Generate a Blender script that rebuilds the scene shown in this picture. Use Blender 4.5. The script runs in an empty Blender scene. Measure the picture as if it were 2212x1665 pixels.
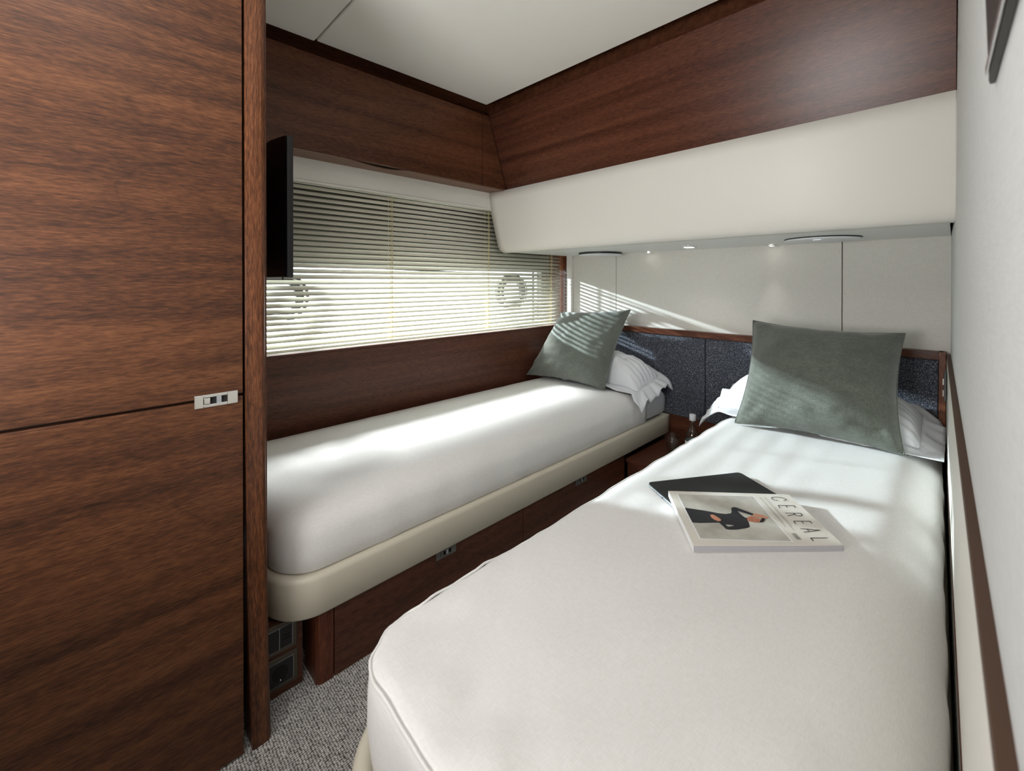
import bpy, bmesh, math, random
from mathutils import Vector, Matrix, noise, geometry
random.seed(7)
sc = bpy.context.scene
C = sc.collection
R = math.radians
EYE = 0.95            # camera height over the carpet; heights below are written from eye level

# ------------------------------------------------------------------ camera
cam = bpy.data.cameras.new('camera')
cam.sensor_width = 36.0
cam.lens = 929.28 / 2212 * 36.0
cam.shift_y = -(832.5 - 611.86) / 2212
cam.clip_start = 0.003
cam.dof.use_dof = True
cam.dof.focus_distance = 1.35
cam.dof.aperture_fstop = 6.3
co = bpy.data.objects.new('camera', cam)
C.objects.link(co)
co.location = (0, 0, EYE)
co.rotation_euler = (R(90 - 0.249), 0, R(45.834))
sc.camera = co

# ------------------------------------------------------------------ world, exposure, big lights
w = bpy.data.worlds.new('daylight')
sc.world = w
w.use_nodes = True
bg = w.node_tree.nodes['Background']
bg.inputs[0].default_value = (0.90, 0.95, 1.0, 1)
bg.inputs[1].default_value = 6.5
sc.view_settings.view_transform = 'Standard'
sc.view_settings.look = 'None'
sc.view_settings.gamma = 1
sc.view_settings.use_curve_mapping = False
sc.view_settings.exposure = 0.08
sc.cycles.use_denoising = True
sc.cycles.max_bounces = 8
sc.cycles.diffuse_bounces = 5
sc.cycles.glossy_bounces = 4
sc.cycles.transparent_max_bounces = 16
sc.cycles.sample_clamp_indirect = 6
sc.cycles.caustics_reflective = False
sc.cycles.caustics_refractive = False


def light(name, kind, loc, target, energy, color, **kw):
    l = bpy.data.lights.new(name, kind)
    l.energy = energy
    l.color = color
    for k, v in kw.items():
        setattr(l, k, v)
    o = bpy.data.objects.new(name, l)
    C.objects.link(o)
    o.location = (loc[0], loc[1], loc[2] + EYE)
    d = Vector(target) - Vector(loc)
    o.rotation_euler = d.to_track_quat('-Z', 'Y').to_euler()
    return o


# sun coming steeply through the blind, and its low glint off the water
light('sun', 'SUN', (-3, 1, 2), (-2, 1.04, 1.02), 17.0, (0.98, 0.98, 1.0), angle=R(14))
light('water_glint', 'SUN', (-3, 1, 2), (-2, 1.42, 1.72), 16.0, (0.84, 0.93, 1.0), angle=R(1.5))
# fill lamps added out of view: one bounced off the ceiling, one below it
light('bounce_fill', 'AREA', (-0.50, -0.62, -0.05), (-0.62, 0.25, 0.84), 18, (1.0, 0.995, 1.0),
      shape='RECTANGLE', size=0.5, size_y=0.5)
light('ceiling_fill', 'AREA', (-0.50, -0.05, 0.825), (-0.55, 0.25, -0.9), 6.2, (1.0, 0.995, 1.0),
      shape='RECTANGLE', size=0.6, size_y=0.7)

# ------------------------------------------------------------------ materials


def new_mat(name):
    m = bpy.data.materials.new(name)
    m.use_nodes = True
    nt = m.node_tree
    b = nt.nodes['Principled BSDF']
    return m, nt, b


def lin(c):
    return tuple((x / 255 / 12.92) if x / 255 <= 0.04045 else ((x / 255 + 0.055) / 1.055) ** 2.4 for x in c) + (1,)


def N(nt, t, **kw):
    n = nt.nodes.new(t)
    for k, v in kw.items():
        if k in n.inputs:
            n.inputs[k].default_value = v
        else:
            setattr(n, k, v)
    return n


def plain(name, rgb, rough=0.5, metal=0.0, spec=0.5, coat=0.0, bump=0.0, bscale=400):
    m, nt, b = new_mat(name)
    b.inputs['Base Color'].default_value = lin(rgb)
    b.inputs['Roughness'].default_value = rough
    b.inputs['Metallic'].default_value = metal
    b.inputs['Specular IOR Level'].default_value = spec
    b.inputs['Coat Weight'].default_value = coat
    if bump:
        tc = N(nt, 'ShaderNodeTexCoord')
        no = N(nt, 'ShaderNodeTexNoise', Scale=bscale, Detail=3.0)
        nt.links.new(tc.outputs['Object'], no.inputs['Vector'])
        bp = N(nt, 'ShaderNodeBump', Strength=bump, Distance=0.001)
        nt.links.new(no.outputs['Fac'], bp.inputs['Height'])
        nt.links.new(bp.outputs['Normal'], b.inputs['Normal'])
    return m


def wood(name, axis, dark, mid, light_, rough=0.38, figure=1.0, seed=0.0):
    """walnut veneer, grain along axis"""
    m, nt, b = new_mat(name)
    L = nt.links.new
    tc = N(nt, 'ShaderNodeTexCoord')
    mp = N(nt, 'ShaderNodeMapping')
    mp.inputs['Location'].default_value = (seed, seed * 1.7, seed * .6)
    L(tc.outputs['Object'], mp.inputs['Vector'])

    def scaled(along, across):
        v = N(nt, 'ShaderNodeVectorMath', operation='MULTIPLY')
        s = [across] * 3
        s['XYZ'.index(axis)] = along
        v.inputs[1].default_value = s
        L(mp.outputs[0], v.inputs[0])
        return v.outputs[0]
    n1 = N(nt, 'ShaderNodeTexNoise', Scale=1.0, Detail=2.5, Roughness=0.45, Distortion=0.25)
    L(scaled(0.55, 3.4), n1.inputs['Vector'])
    mul = N(nt, 'ShaderNodeMath', operation='MULTIPLY')
    mul.inputs[1].default_value = 11.0 * figure
    L(n1.outputs['Fac'], mul.inputs[0])
    fr = N(nt, 'ShaderNodeMath', operation='FRACT')
    L(mul.outputs[0], fr.inputs[0])
    rp = N(nt, 'ShaderNodeValToRGB')
    e = rp.color_ramp.elements
    e[0].position = 0.0
    e[0].color = (0.45, 0.45, 0.45, 1)
    e[1].position = 0.055
    e[1].color = (.88, .88, .88, 1)
    x = rp.color_ramp.elements.new(0.55)
    x.color = (1, 1, 1, 1)
    x = rp.color_ramp.elements.new(1.0)
    x.color = (.74, .74, .74, 1)
    L(fr.outputs[0], rp.inputs[0])
    n2 = N(nt, 'ShaderNodeTexNoise', Scale=1.0, Detail=4.0, Roughness=0.65)
    L(scaled(48, 560), n2.inputs['Vector'])
    n3 = N(nt, 'ShaderNodeTexNoise', Scale=1.0, Detail=3.0, Roughness=0.5)
    L(scaled(.5, 34), n3.inputs['Vector'])
    a1 = N(nt, 'ShaderNodeMath', operation='MULTIPLY_ADD')
    a1.inputs[1].default_value = 0.66
    a1.inputs[2].default_value = 0.0
    L(n2.outputs['Fac'], a1.inputs[0])
    a2 = N(nt, 'ShaderNodeMath', operation='MULTIPLY_ADD')
    a2.inputs[1].default_value = 0.34
    L(n3.outputs['Fac'], a2.inputs[0])
    L(a1.outputs[0], a2.inputs[2])
    cr = N(nt, 'ShaderNodeValToRGB')
    e = cr.color_ramp.elements
    e[0].position = 0.36
    e[0].color = lin(dark)
    e[1].position = 0.66
    e[1].color = lin(light_)
    x = cr.color_ramp.elements.new(0.50)
    x.color = lin(mid)
    L(a2.outputs[0], cr.inputs[0])
    mx = N(nt, 'ShaderNodeMix', data_type='RGBA', blend_type='MULTIPLY')
    mx.inputs[0].default_value = 0.6
    L(cr.outputs[0], mx.inputs[6])
    L(rp.outputs[0], mx.inputs[7])
    L(mx.outputs[2], b.inputs['Base Color'])
    b.inputs['Roughness'].default_value = rough
    b.inputs['Specular IOR Level'].default_value = 0.32
    bp = N(nt, 'ShaderNodeBump', Strength=0.10, Distance=0.0006)
    L(n2.outputs['Fac'], bp.inputs['Height'])
    L(bp.outputs['Normal'], b.inputs['Normal'])
    return m


def weave(name, c1, c2, scale=900, rough=0.85, bump=0.25, sheen=0.0, stretch=9.0, mottling=0.0, plane='XY'):
    """plain woven cloth: two crossed stretched noises"""
    m, nt, b = new_mat(name)
    L = nt.links.new
    tc = N(nt, 'ShaderNodeTexCoord')
    outs = []
    ia, ib = 'XYZ'.index(plane[0]), 'XYZ'.index(plane[1])
    for k in (ia, ib):
        v = N(nt, 'ShaderNodeVectorMath', operation='MULTIPLY')
        s = [1.0, 1.0, 1.0]
        s = [scale * .5] * 3
        s[ia] = scale
        s[ib] = scale
        s[k] = scale / stretch
        v.inputs[1].default_value = s
        L(tc.outputs['Object'], v.inputs[0])
        n = N(nt, 'ShaderNodeTexNoise', Scale=1.0, Detail=2.0, Roughness=0.6)
        L(v.outputs[0], n.inputs['Vector'])
        outs.append(n.outputs['Fac'])
    ad = N(nt, 'ShaderNodeMath', operation='ADD')
    L(outs[0], ad.inputs[0])
    L(outs[1], ad.inputs[1])
    mr = N(nt, 'ShaderNodeMapRange')
    mr.inputs[1].default_value = 0.75
    mr.inputs[2].default_value = 1.25
    L(ad.outputs[0], mr.inputs[0])
    mx = N(nt, 'ShaderNodeMix', data_type='RGBA')
    mx.inputs[6].default_value = lin(c1)
    mx.inputs[7].default_value = lin(c2)
    L(mr.outputs[0], mx.inputs[0])
    last = mx.outputs[2]
    if mottling:
        n = N(nt, 'ShaderNodeTexNoise', Scale=14.0, Detail=5.0, Roughness=0.6)
        L(tc.outputs['Object'], n.inputs['Vector'])
        m2 = N(nt, 'ShaderNodeMapRange')
        m2.inputs[1].default_value = .35
        m2.inputs[2].default_value = .65
        m2.inputs[3].default_value = 1 - mottling
        m2.inputs[4].default_value = 1 + mottling
        L(n.outputs['Fac'], m2.inputs[0])
        vm = N(nt, 'ShaderNodeVectorMath', operation='SCALE')
        L(last, vm.inputs[0])
        L(m2.outputs[0], vm.inputs['Scale'])
        last = vm.outputs[0]
    L(last, b.inputs['Base Color'])
    b.inputs['Roughness'].default_value = rough
    b.inputs['Specular IOR Level'].default_value = 0.2
    if sheen:
        b.inputs['Sheen Weight'].default_value = sheen
        b.inputs['Sheen Roughness'].default_value = 0.5
    bp = N(nt, 'ShaderNodeBump', Strength=bump, Distance=0.0006)
    L(ad.outputs[0], bp.inputs['Height'])
    L(bp.outputs['Normal'], b.inputs['Normal'])
    return m


W_D, W_M, W_L = (56, 30, 18), (92, 54, 35), (120, 76, 52)
wood_y = wood('walnut_along_bed', 'Y', W_D, W_M, W_L, seed=3.1)
wood_ward = wood('walnut_wardrobe', 'Y', (44, 24, 13), (78, 45, 26), (108, 68, 41), rough=0.42, seed=11.3)
wood_x = wood('walnut_across', 'X', (54, 28, 18), (86, 49, 34), (112, 69, 50), rough=0.30, seed=5.2)
wood_z = wood('walnut_upright', 'Z', (52, 28, 17), (104, 60, 38), (144, 92, 60), rough=0.33, figure=.7, seed=2.2)
wood_low = wood('walnut_low', 'Y', (54, 29, 19), (84, 48, 34), (110, 68, 49), seed=8.8)
wood_dark = plain('dark_stained_wood', (38, 20, 11), 0.5)
black_gap = plain('dark_gap', (12, 8, 6), 0.8)
vinyl = plain('ivory_vinyl', (228, 225, 217), 0.45, bump=.05, bscale=900)
ceil_m = plain('ceiling_vinyl', (232, 230, 223), 0.55, bump=.25, bscale=260)
soffit_m = plain('soffit_white', (225, 227, 223), 0.4)
cream_pvc = plain('cream_leather', (204, 197, 180), 0.42, bump=.12, bscale=1200)
linen_wall = weave('linen_wall', (210, 207, 199), (222, 219, 212), scale=800, bump=.12, stretch=14, plane='XZ')
linen_wall_r = weave('linen_side_wall', (202, 203, 202), (212, 213, 212), scale=420, bump=.08, stretch=14, plane='YZ')
spread_m = weave('oat_cotton', (225, 223, 220), (233, 232, 230), scale=700, bump=.18, sheen=.15)
sheet_m = plain('white_cotton', (224, 226, 230), 0.7, spec=.25, bump=.04, bscale=1500)
cushion_m = weave('sage_velvet_linen', (84, 88, 80), (106, 111, 103), scale=520, bump=.35, sheen=.45, mottling=.10, plane='XZ')
chrome = plain('chrome', (235, 236, 236), 0.07, metal=1.0)
satin = plain('satin_steel', (128, 128, 126), 0.35, metal=.8)
brushed = plain('brushed_bronze', (96, 88, 78), 0.35, metal=.8)
slat_m = plain('cream_slat', (230, 226, 212), 0.38)
cord_m = plain('cream_cord', (214, 200, 150), 0.8)
black_gloss = plain('black_gloss', (14, 14, 18), 0.24)
black_mat = plain('black_plastic', (22, 22, 26), 0.45)
white_pl = plain('white_plastic', (226, 229, 232), 0.4)
tablet_blk = plain('black_tablet_case', (34, 36, 36), 0.6)
silver = plain('silver_aluminium', (200, 206, 214), 0.3, metal=.9)
paper = plain('paper_edges', (214, 212, 218), 0.8)
cover_m = plain('matt_cover', (222, 217, 208), 0.55)
hull_m = plain('hull_liner', (66, 64, 50), 0.7)
frame_m = plain('window_frame_ivory', (214, 212, 200), 0.45)
ink = plain('black_ink', (24, 20, 18), 0.5)
dress_m = plain('ink_navy', (30, 31, 38), 0.5)
skin_m = plain('ink_skin', (204, 142, 112), 0.5)
grey_ink = plain('ink_grey', (95, 92, 88), 0.5)


def photo_bg():
    m, nt, b = new_mat('ink_studio_backdrop')
    tc = N(nt, 'ShaderNodeTexCoord')
    n = N(nt, 'ShaderNodeTexNoise', Scale=22.0, Detail=4.0)
    cr = N(nt, 'ShaderNodeValToRGB')
    cr.color_ramp.elements[0].position = .3
    cr.color_ramp.elements[0].color = lin((170, 166, 156))
    cr.color_ramp.elements[1].position = .7
    cr.color_ramp.elements[1].color = lin((206, 203, 194))
    nt.links.new(tc.outputs['Object'], n.inputs['Vector'])
    nt.links.new(n.outputs['Fac'], cr.inputs[0])
    nt.links.new(cr.outputs[0], b.inputs['Base Color'])
    b.inputs['Roughness'].default_value = .55
    return m


backdrop_m = photo_bg()
white_ink = plain('ink_white', (240, 240, 240), .5)


def tweed():
    m, nt, b = new_mat('navy_tweed')
    L = nt.links.new
    tc = N(nt, 'ShaderNodeTexCoord')

    def nz(sx, sz, detail=2.0):
        v = N(nt, 'ShaderNodeVectorMath', operation='MULTIPLY')
        v.inputs[1].default_value = (sx, sx, sz)
        L(tc.outputs['Object'], v.inputs[0])
        n = N(nt, 'ShaderNodeTexNoise', Scale=1.0, Detail=detail, Roughness=.7)
        L(v.outputs[0], n.inputs['Vector'])
        return n.outputs['Fac']
    a = nz(520, 180)
    c = nz(300, 260)
    d = nz(200, 900)
    cr = N(nt, 'ShaderNodeValToRGB')
    cr.color_ramp.elements[0].position = .38
    cr.color_ramp.elements[0].color = lin((28, 30, 36))
    cr.color_ramp.elements[1].position = .66
    cr.color_ramp.elements[1].color = lin((98, 102, 114))
    L(a, cr.inputs[0])
    fl = N(nt, 'ShaderNodeValToRGB')
    fl.color_ramp.elements[0].position = .61
    fl.color_ramp.elements[0].color = (0, 0, 0, 1)
    fl.color_ramp.elements[1].position = .68
    fl.color_ramp.elements[1].color = (1, 1, 1, 1)
    L(c, fl.inputs[0])
    mx = N(nt, 'ShaderNodeMix', data_type='RGBA')
    mx.inputs[7].default_value = lin((205, 205, 205))
    L(fl.outputs[0], mx.inputs[0])
    L(cr.outputs[0], mx.inputs[6])
    L(mx.outputs[2], b.inputs['Base Color'])
    b.inputs['Roughness'].default_value = .9
    b.inputs['Specular IOR Level'].default_value = .2
    bp = N(nt, 'ShaderNodeBump', Strength=.4, Distance=.001)
    L(d, bp.inputs['Height'])
    L(bp.outputs['Normal'], b.inputs['Normal'])
    return m


def carpet():
    m, nt, b = new_mat('loop_carpet')
    L = nt.links.new
    tc = N(nt, 'ShaderNodeTexCoord')
    mp = N(nt, 'ShaderNodeMapping')
    mp.inputs['Scale'].default_value = (235, 190, 1)
    L(tc.outputs['Object'], mp.inputs['Vector'])
    vo = N(nt, 'ShaderNodeTexVoronoi', Scale=1.0, Randomness=.35)
    L(mp.outputs[0], vo.inputs['Vector'])
    cr = N(nt, 'ShaderNodeValToRGB')
    e = cr.color_ramp.elements
    e[0].position = .12
    e[0].color = lin((232, 230, 226))
    e[1].position = .62
    e[1].color = lin((78, 75, 72))
    x = e.new(.40)
    x.color = lin((190, 188, 184))
    L(vo.outputs['Distance'], cr.inputs[0])
    n = N(nt, 'ShaderNodeTexNoise', Scale=60.0, Detail=3.0)
    L(tc.outputs['Object'], n.inputs['Vector'])
    mx = N(nt, 'ShaderNodeMix', data_type='RGBA', blend_type='MULTIPLY')
    mx.inputs[0].default_value = .5
    L(cr.outputs[0], mx.inputs[6])
    L(n.outputs['Color'], mx.inputs[7])
    mr = N(nt, 'ShaderNodeMapRange')
    mr.inputs[1].default_value = .3
    mr.inputs[2].default_value = .7
    mr.inputs[3].default_value = .8
    mr.inputs[4].default_value = 1.15
    L(n.outputs['Fac'], mr.inputs[0])
    vm = N(nt, 'ShaderNodeVectorMath', operation='SCALE')
    L(cr.outputs[0], vm.inputs[0])
    L(mr.outputs[0], vm.inputs['Scale'])
    L(vm.outputs[0], b.inputs['Base Color'])
    b.inputs['Roughness'].default_value = .95
    b.inputs['Specular IOR Level'].default_value = .1
    inv = N(nt, 'ShaderNodeMath', operation='SUBTRACT')
    inv.inputs[0].default_value = 1.0
    L(vo.outputs['Distance'], inv.inputs[1])
    bp = N(nt, 'ShaderNodeBump', Strength=.9, Distance=.003)
    L(inv.outputs[0], bp.inputs['Height'])
    L(bp.outputs['Normal'], b.inputs['Normal'])
    return m


def glass(name, tint=(0.95, 0.97, 0.96, 1), ior=1.45):
    m, nt, b = new_mat(name)
    b.inputs['Base Color'].default_value = tint
    b.inputs['Transmission Weight'].default_value = 1.0
    b.inputs['Roughness'].default_value = 0.0
    b.inputs['IOR'].default_value = ior
    return m


def emit(name, col, s):
    m, nt, b = new_mat(name)
    b.inputs['Base Color'].default_value = (.8, .8, .8, 1)
    b.inputs['Emission Color'].default_value = col
    b.inputs['Emission Strength'].default_value = s
    return m


def pane_mat():
    # thin clear window pane: mostly straight-through with a surface reflection
    m = bpy.data.materials.new('thin_pane')
    m.use_nodes = True
    nt = m.node_tree
    nt.nodes.clear()
    o = N(nt, 'ShaderNodeOutputMaterial')
    t = N(nt, 'ShaderNodeBsdfTransparent')
    t.inputs[0].default_value = (.93, .96, .95, 1)
    g = N(nt, 'ShaderNodeBsdfGlossy')
    g.inputs['Roughness'].default_value = 0.02
    lw = N(nt, 'ShaderNodeLayerWeight')
    pw = N(nt, 'ShaderNodeMath', operation='POWER')
    pw.inputs[1].default_value = 4.0
    f = N(nt, 'ShaderNodeMath', operation='MULTIPLY_ADD')
    f.inputs[1].default_value = 0.55
    f.inputs[2].default_value = 0.04
    nt.links.new(lw.outputs['Facing'], pw.inputs[0])
    nt.links.new(pw.outputs[0], f.inputs[0])
    mx = N(nt, 'ShaderNodeMixShader')
    nt.links.new(f.outputs[0], mx.inputs[0])
    nt.links.new(t.outputs[0], mx.inputs[1])
    nt.links.new(g.outputs[0], mx.inputs[2])
    nt.links.new(mx.outputs[0], o.inputs[0])
    return m


tweed_m = tweed()
carpet_m = carpet()
glass_m = glass('clear_glass')
pane_m = pane_mat()
lamp_m = emit('lamp_lens', (1, .97, .92, 1), 14)

# ------------------------------------------------------------------ building helpers


def tag(o, label=None, cat=None, group=None, kind=None):
    if label:
        o['label'] = label
    if cat:
        o['category'] = cat
    if group:
        o['group'] = group
    if kind:
        o['kind'] = kind
    return o


def link(name, me, mats, parent, smooth=None):
    """me has vertices in world x,y and eye-relative z; set the origin at the parent's or at its own base"""
    for m in (mats if isinstance(mats, (list, tuple)) else [mats]):
        me.materials.append(m)
    if parent is not None:
        org = world_org[parent.name]
    else:
        xs = [v.co.x for v in me.vertices]
        ys = [v.co.y for v in me.vertices]
        zs = [v.co.z for v in me.vertices]
        org = Vector(((min(xs) + max(xs)) / 2, (min(ys) + max(ys)) / 2, min(zs)))
    me.transform(Matrix.Translation(-org))
    o = bpy.data.objects.new(name, me)
    C.objects.link(o)
    if parent is not None:
        o.parent = parent
    else:
        o.location = (org.x, org.y, org.z + EYE)
    world_org[o.name] = org
    if smooth:
        me.shade_smooth() if hasattr(me, 'shade_smooth') else None
        for p in me.polygons:
            p.use_smooth = True
        if smooth is not True:
            pass
    return o


world_org = {}


def empty(name, loc, label, cat, group=None):
    o = bpy.data.objects.new(name, None)
    o.empty_display_size = 0.05
    C.objects.link(o)
    o.location = (loc[0], loc[1], loc[2] + EYE)
    world_org[o.name] = Vector(loc)
    tag(o, label, cat, group)
    return o


class MB:
    def __init__(s):
        s.v = []
        s.f = []
        s.mi = []

    def add(s, vs, fs, mi=0):
        n = len(s.v)
        s.v += [tuple(p) for p in vs]
        s.f += [tuple(i + n for i in f) for f in fs]
        s.mi += [mi] * len(fs)
        return s

    def box(s, x0, x1, y0, y1, z0, z1, mi=0):
        vs = [(x, y, z) for x in (x0, x1) for y in (y0, y1) for z in (z0, z1)]
        return s.add(vs, [(0, 1, 3, 2), (4, 6, 7, 5), (0, 4, 5, 1), (2, 3, 7, 6), (0, 2, 6, 4), (1, 5, 7, 3)], mi)

    def prism(s, pts, ext, mi=0):
        """closed polygon of 3D pts extruded by ext"""
        n = len(pts)
        e = Vector(ext)
        a = [Vector(p) for p in pts]
        vs = a + [p + e for p in a]
        fs = [tuple(range(n))[::-1], tuple(range(n, 2 * n))]
        fs += [(i, (i + 1) % n, (i + 1) % n + n, i + n) for i in range(n)]
        return s.add(vs, fs, mi)

    def lathe(s, prof, cx, cy, seg=32, mi=0, axis=None):
        """prof [(r,z)] around vertical axis at cx,cy"""
        rings = len(prof)
        vs = []
        for (r, z) in prof:
            for k in range(seg):
                a = 2 * math.pi * k / seg
                vs.append((cx + r * math.cos(a), cy + r * math.sin(a), z))
        fs = []
        for i in range(rings - 1):
            for k in range(seg):
                k2 = (k + 1) % seg
                fs.append((i * seg + k, i * seg + k2, (i + 1) * seg + k2, (i + 1) * seg + k))
        return s.add(vs, fs, mi)

    def tube(s, pts, r, seg=8, mi=0, closed=False):
        pts = [Vector(p) for p in pts]
        n = len(pts)
        vs = []
        up0 = Vector((0, 0, 1))
        for i, p in enumerate(pts):
            if closed:
                t = pts[(i + 1) % n] - pts[i - 1]
            else:
                t = pts[min(i + 1, n - 1)] - pts[max(i - 1, 0)]
            t.normalize()
            up = up0 if abs(t.dot(up0)) < .95 else Vector((1, 0, 0))
            a = t.cross(up).normalized()
            b_ = a.cross(t)
            for k in range(seg):
                q = 2 * math.pi * k / seg
                vs.append(p + (a * math.cos(q) + b_ * math.sin(q)) * r)
        fs = []
        for i in range(n if closed else n - 1):
            j = (i + 1) % n
            for k in range(seg):
                k2 = (k + 1) % seg
                fs.append((i * seg + k, i * seg + k2, j * seg + k2, j * seg + k))
        if not closed:
            fs.append(tuple(range(seg))[::-1])
            fs.append(tuple((n - 1) * seg + k for k in range(seg)))
        return s.add(vs, fs, mi)

    def build(s, name, mats, parent=None, smooth=False, bevel=0.0, seg=2, kind=None, weld=False):
        me = bpy.data.meshes.new(name)
        me.from_pydata([tuple(p) for p in s.v], [], s.f)
        if any(s.mi):
            for p, m in zip(me.polygons, s.mi):
                p.material_index = m
        bm = bmesh.new()
        bm.from_mesh(me)
        if weld:
            bmesh.ops.remove_doubles(bm, verts=bm.verts, dist=1e-5)
        bmesh.ops.recalc_face_normals(bm, faces=bm.faces)
        bm.to_mesh(me)
        bm.free()
        me.update()
        o = link(name, me, mats, parent, smooth)
        if bevel:
            md = o.modifiers.new('Bevel', 'BEVEL')
            md.width = bevel
            md.segments = seg
            md.limit_method = 'ANGLE'
            md.angle_limit = R(35)
            md.harden_normals = False
            for p in me.polygons:
                p.use_smooth = True
            md2 = o.modifiers.new('Normals', 'WEIGHTED_NORMAL')
            md2.keep_sharp = False
        if kind:
            o['kind'] = kind
        return o


def box(name, x0, x1, y0, y1, z0, z1, mat, parent=None, bevel=0.0, kind=None, **kw):
    return MB().box(x0, x1, y0, y1, z0, z1).build(name, mat, parent, bevel=bevel, kind=kind, **kw)


def wallx(y, low=False):        # side wall on the right stands very slightly askew
    return (0.022 - 0.0195 * y) if low else (0.030 - 0.0185 * y)


YH = 2.151          # head wall
XW = -1.676         # outer side panel under the window

# ------------------------------------------------------------------ setting
box('floor', -1.80, 0.10, -1.20, 2.20, -0.99, -0.95, carpet_m, kind='structure')

ceiling = box('ceiling', -1.85, 0.10, -1.20, 2.20, 0.93, 0.96, wood_dark, kind='structure')
MB().box(-1.560, 0.05, 0.560, 1.345, 0.840, 0.875).build('ceiling_panel', ceil_m, ceiling, bevel=.006, seg=3)
MB().box(-1.563, 0.05, -1.15, 0.555, 0.838, 0.873).build('ceiling_panel', ceil_m, ceiling, bevel=.006, seg=3)

wh = box('wall_head', -1.86, 0.05, YH + .012, 2.20, -0.95, 0.93, plain('head_wall_board', (120, 116, 104), .8), kind='structure')
for a, b_ in ((-1.662, -1.3575), (-1.3545, -.3165), (-.3135, 0.0)):
    box('fabric_panel', a, b_, YH, YH + .012, -0.262, 0.19, linen_wall, wh, bevel=.0015)
box('backing_board', -1.05, -0.60, 2.128, YH + .012, -0.95, -0.66, wood_x, wh)

# right wall: a full-height linen face, and below it a proud ivory wainscot with walnut cap


def askew(name, y0, y1, z0, z1, off0, off1, low, mat, parent=None, kind=None, bevel=0):
    pts = [(wallx(y0, low) + off0, y0, z0), (wallx(y1, low) + off0, y1, z0),
           (wallx(y1, low) + off1, y1, z0), (wallx(y0, low) + off1, y0, z0)]
    return MB().prism(pts, (0, 0, z1 - z0)).build(name, mat, parent, kind=kind, bevel=bevel)


wr = askew('wall_right', -1.20, YH + .012, -0.95, 0.93, 0.0, 0.05, False, linen_wall_r, kind='structure')
askew('wainscot_panel', -1.10, 2.10, -0.95, -0.262, 0.0, 0.009, True, vinyl, wr)
askew('cap_rail', -1.10, 2.11, -0.262, -0.250, 0.0, 0.010, True, plain('cap_walnut', (84, 64, 52), .6, spec=.2), wr, bevel=.001)
askew('wainscot_edge', -1.10, 2.11, -0.575, -0.565, -0.0015, 0.002, True, wood_low, wr)

box('wall_back', -1.80, 0.10, -1.25, -1.20, -0.95, 0.93, plain('back_wall', (190, 184, 170), .7), kind='structure')
wf = box('wall_foot', -1.86, -1.055, 0.262, 0.272, -0.776, 0.93, wood_z, kind='structure')

# outer side: hull liner with a long glazed opening, walnut side panel, header, sill
wl = MB()
wl.box(-1.89, -1.85, 0.20, 2.20, 0.075, 0.93)
wl.box(-1.89, -1.85, 0.20, 2.20, -0.95, -0.275)
wl.box(-1.89, -1.85, 0.20, 0.33, -0.275, 0.075)
wl.box(-1.89, -1.85, 2.06, 2.20, -0.275, 0.075)
wl = wl.build('wall_left', hull_m, kind='structure')
box('side_panel', -1.700, XW, 0.272, YH, -0.95, -0.272, wood_low, wl, bevel=.001)
box('panel_cap', -1.702, XW + .004, 0.272, YH, -0.2715, -0.262, wood_low, wl, bevel=.002)
box('header_board', -1.715, -1.700, 0.272, YH - .001, 0.382, 0.50, vinyl, wl)
box('header_lip', -1.716, -1.697, 0.272, YH - .001, 0.374, 0.3815, vinyl, wl, bevel=.002)

win = box('window_1', -1.850, -1.703, 0.275, 2.132, -0.275, -0.262, frame_m, kind='structure')
tag(win, 'long hull window behind the cream blind')
box('reveal_board', -1.849, -1.701, 2.132, 2.150, -0.262, 0.374, wood('walnut_gloss', 'Z', W_D, W_M, W_L, rough=.12, seed=4), win)
box('glass_pane', -1.866, -1.862, 0.33, 2.06, -0.275, 0.075, pane_m, win)


def ring(cy, cz, ry, rz, ry2, rz2, x0, x1, mat, name, parent):
    mb = MB()
    n = 48
    P_ = []
    for k in range(n):
        a = 2 * math.pi * k / n
        c, s_ = math.cos(a), math.sin(a)
        P_.append([(x0, cy + ry * c, cz + rz * s_), (x1, cy + ry * c, cz + rz * s_),
                   (x1, cy + ry2 * c, cz + rz2 * s_), (x0, cy + ry2 * c, cz + rz2 * s_)])
    vs = [q for p in P_ for q in p]
    fs = []
    for k in range(n):
        j = (k + 1) % n
        for m in range(4):
            m2 = (m + 1) % 4
            fs.append((k * 4 + m, j * 4 + m, j * 4 + m2, k * 4 + m2))
    mb.add(vs, fs)
    return mb.build(name, mat, parent)


for cy in (0.505, 1.79):
    g = ring(cy, -0.062, .125, .106, .074, .066, -1.858, -1.835, black_mat, 'porthole_gasket', win)
    ring(cy, -0.062, .110, .094, .102, .087, -1.834, -1.828, chrome, 'chrome_ring', win)
box('mullion', -1.862, -1.850, 1.985, 1.992, -0.275, 0.075, black_gloss, win)
# dark upper edge line of the glazing, sloping down toward the bow
MB().prism([(-1.861, .55, .066), (-1.861, 2.05, .030), (-1.861, 2.05, .038), (-1.861, .55, .074)], (.004, 0, 0)).build('glazing_edge', black_gloss, win)

tr = box('trim_1', -1.700, -1.662, 2.128, YH + .010, -0.272, 0.17, vinyl, kind='structure', bevel=.003)

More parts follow.
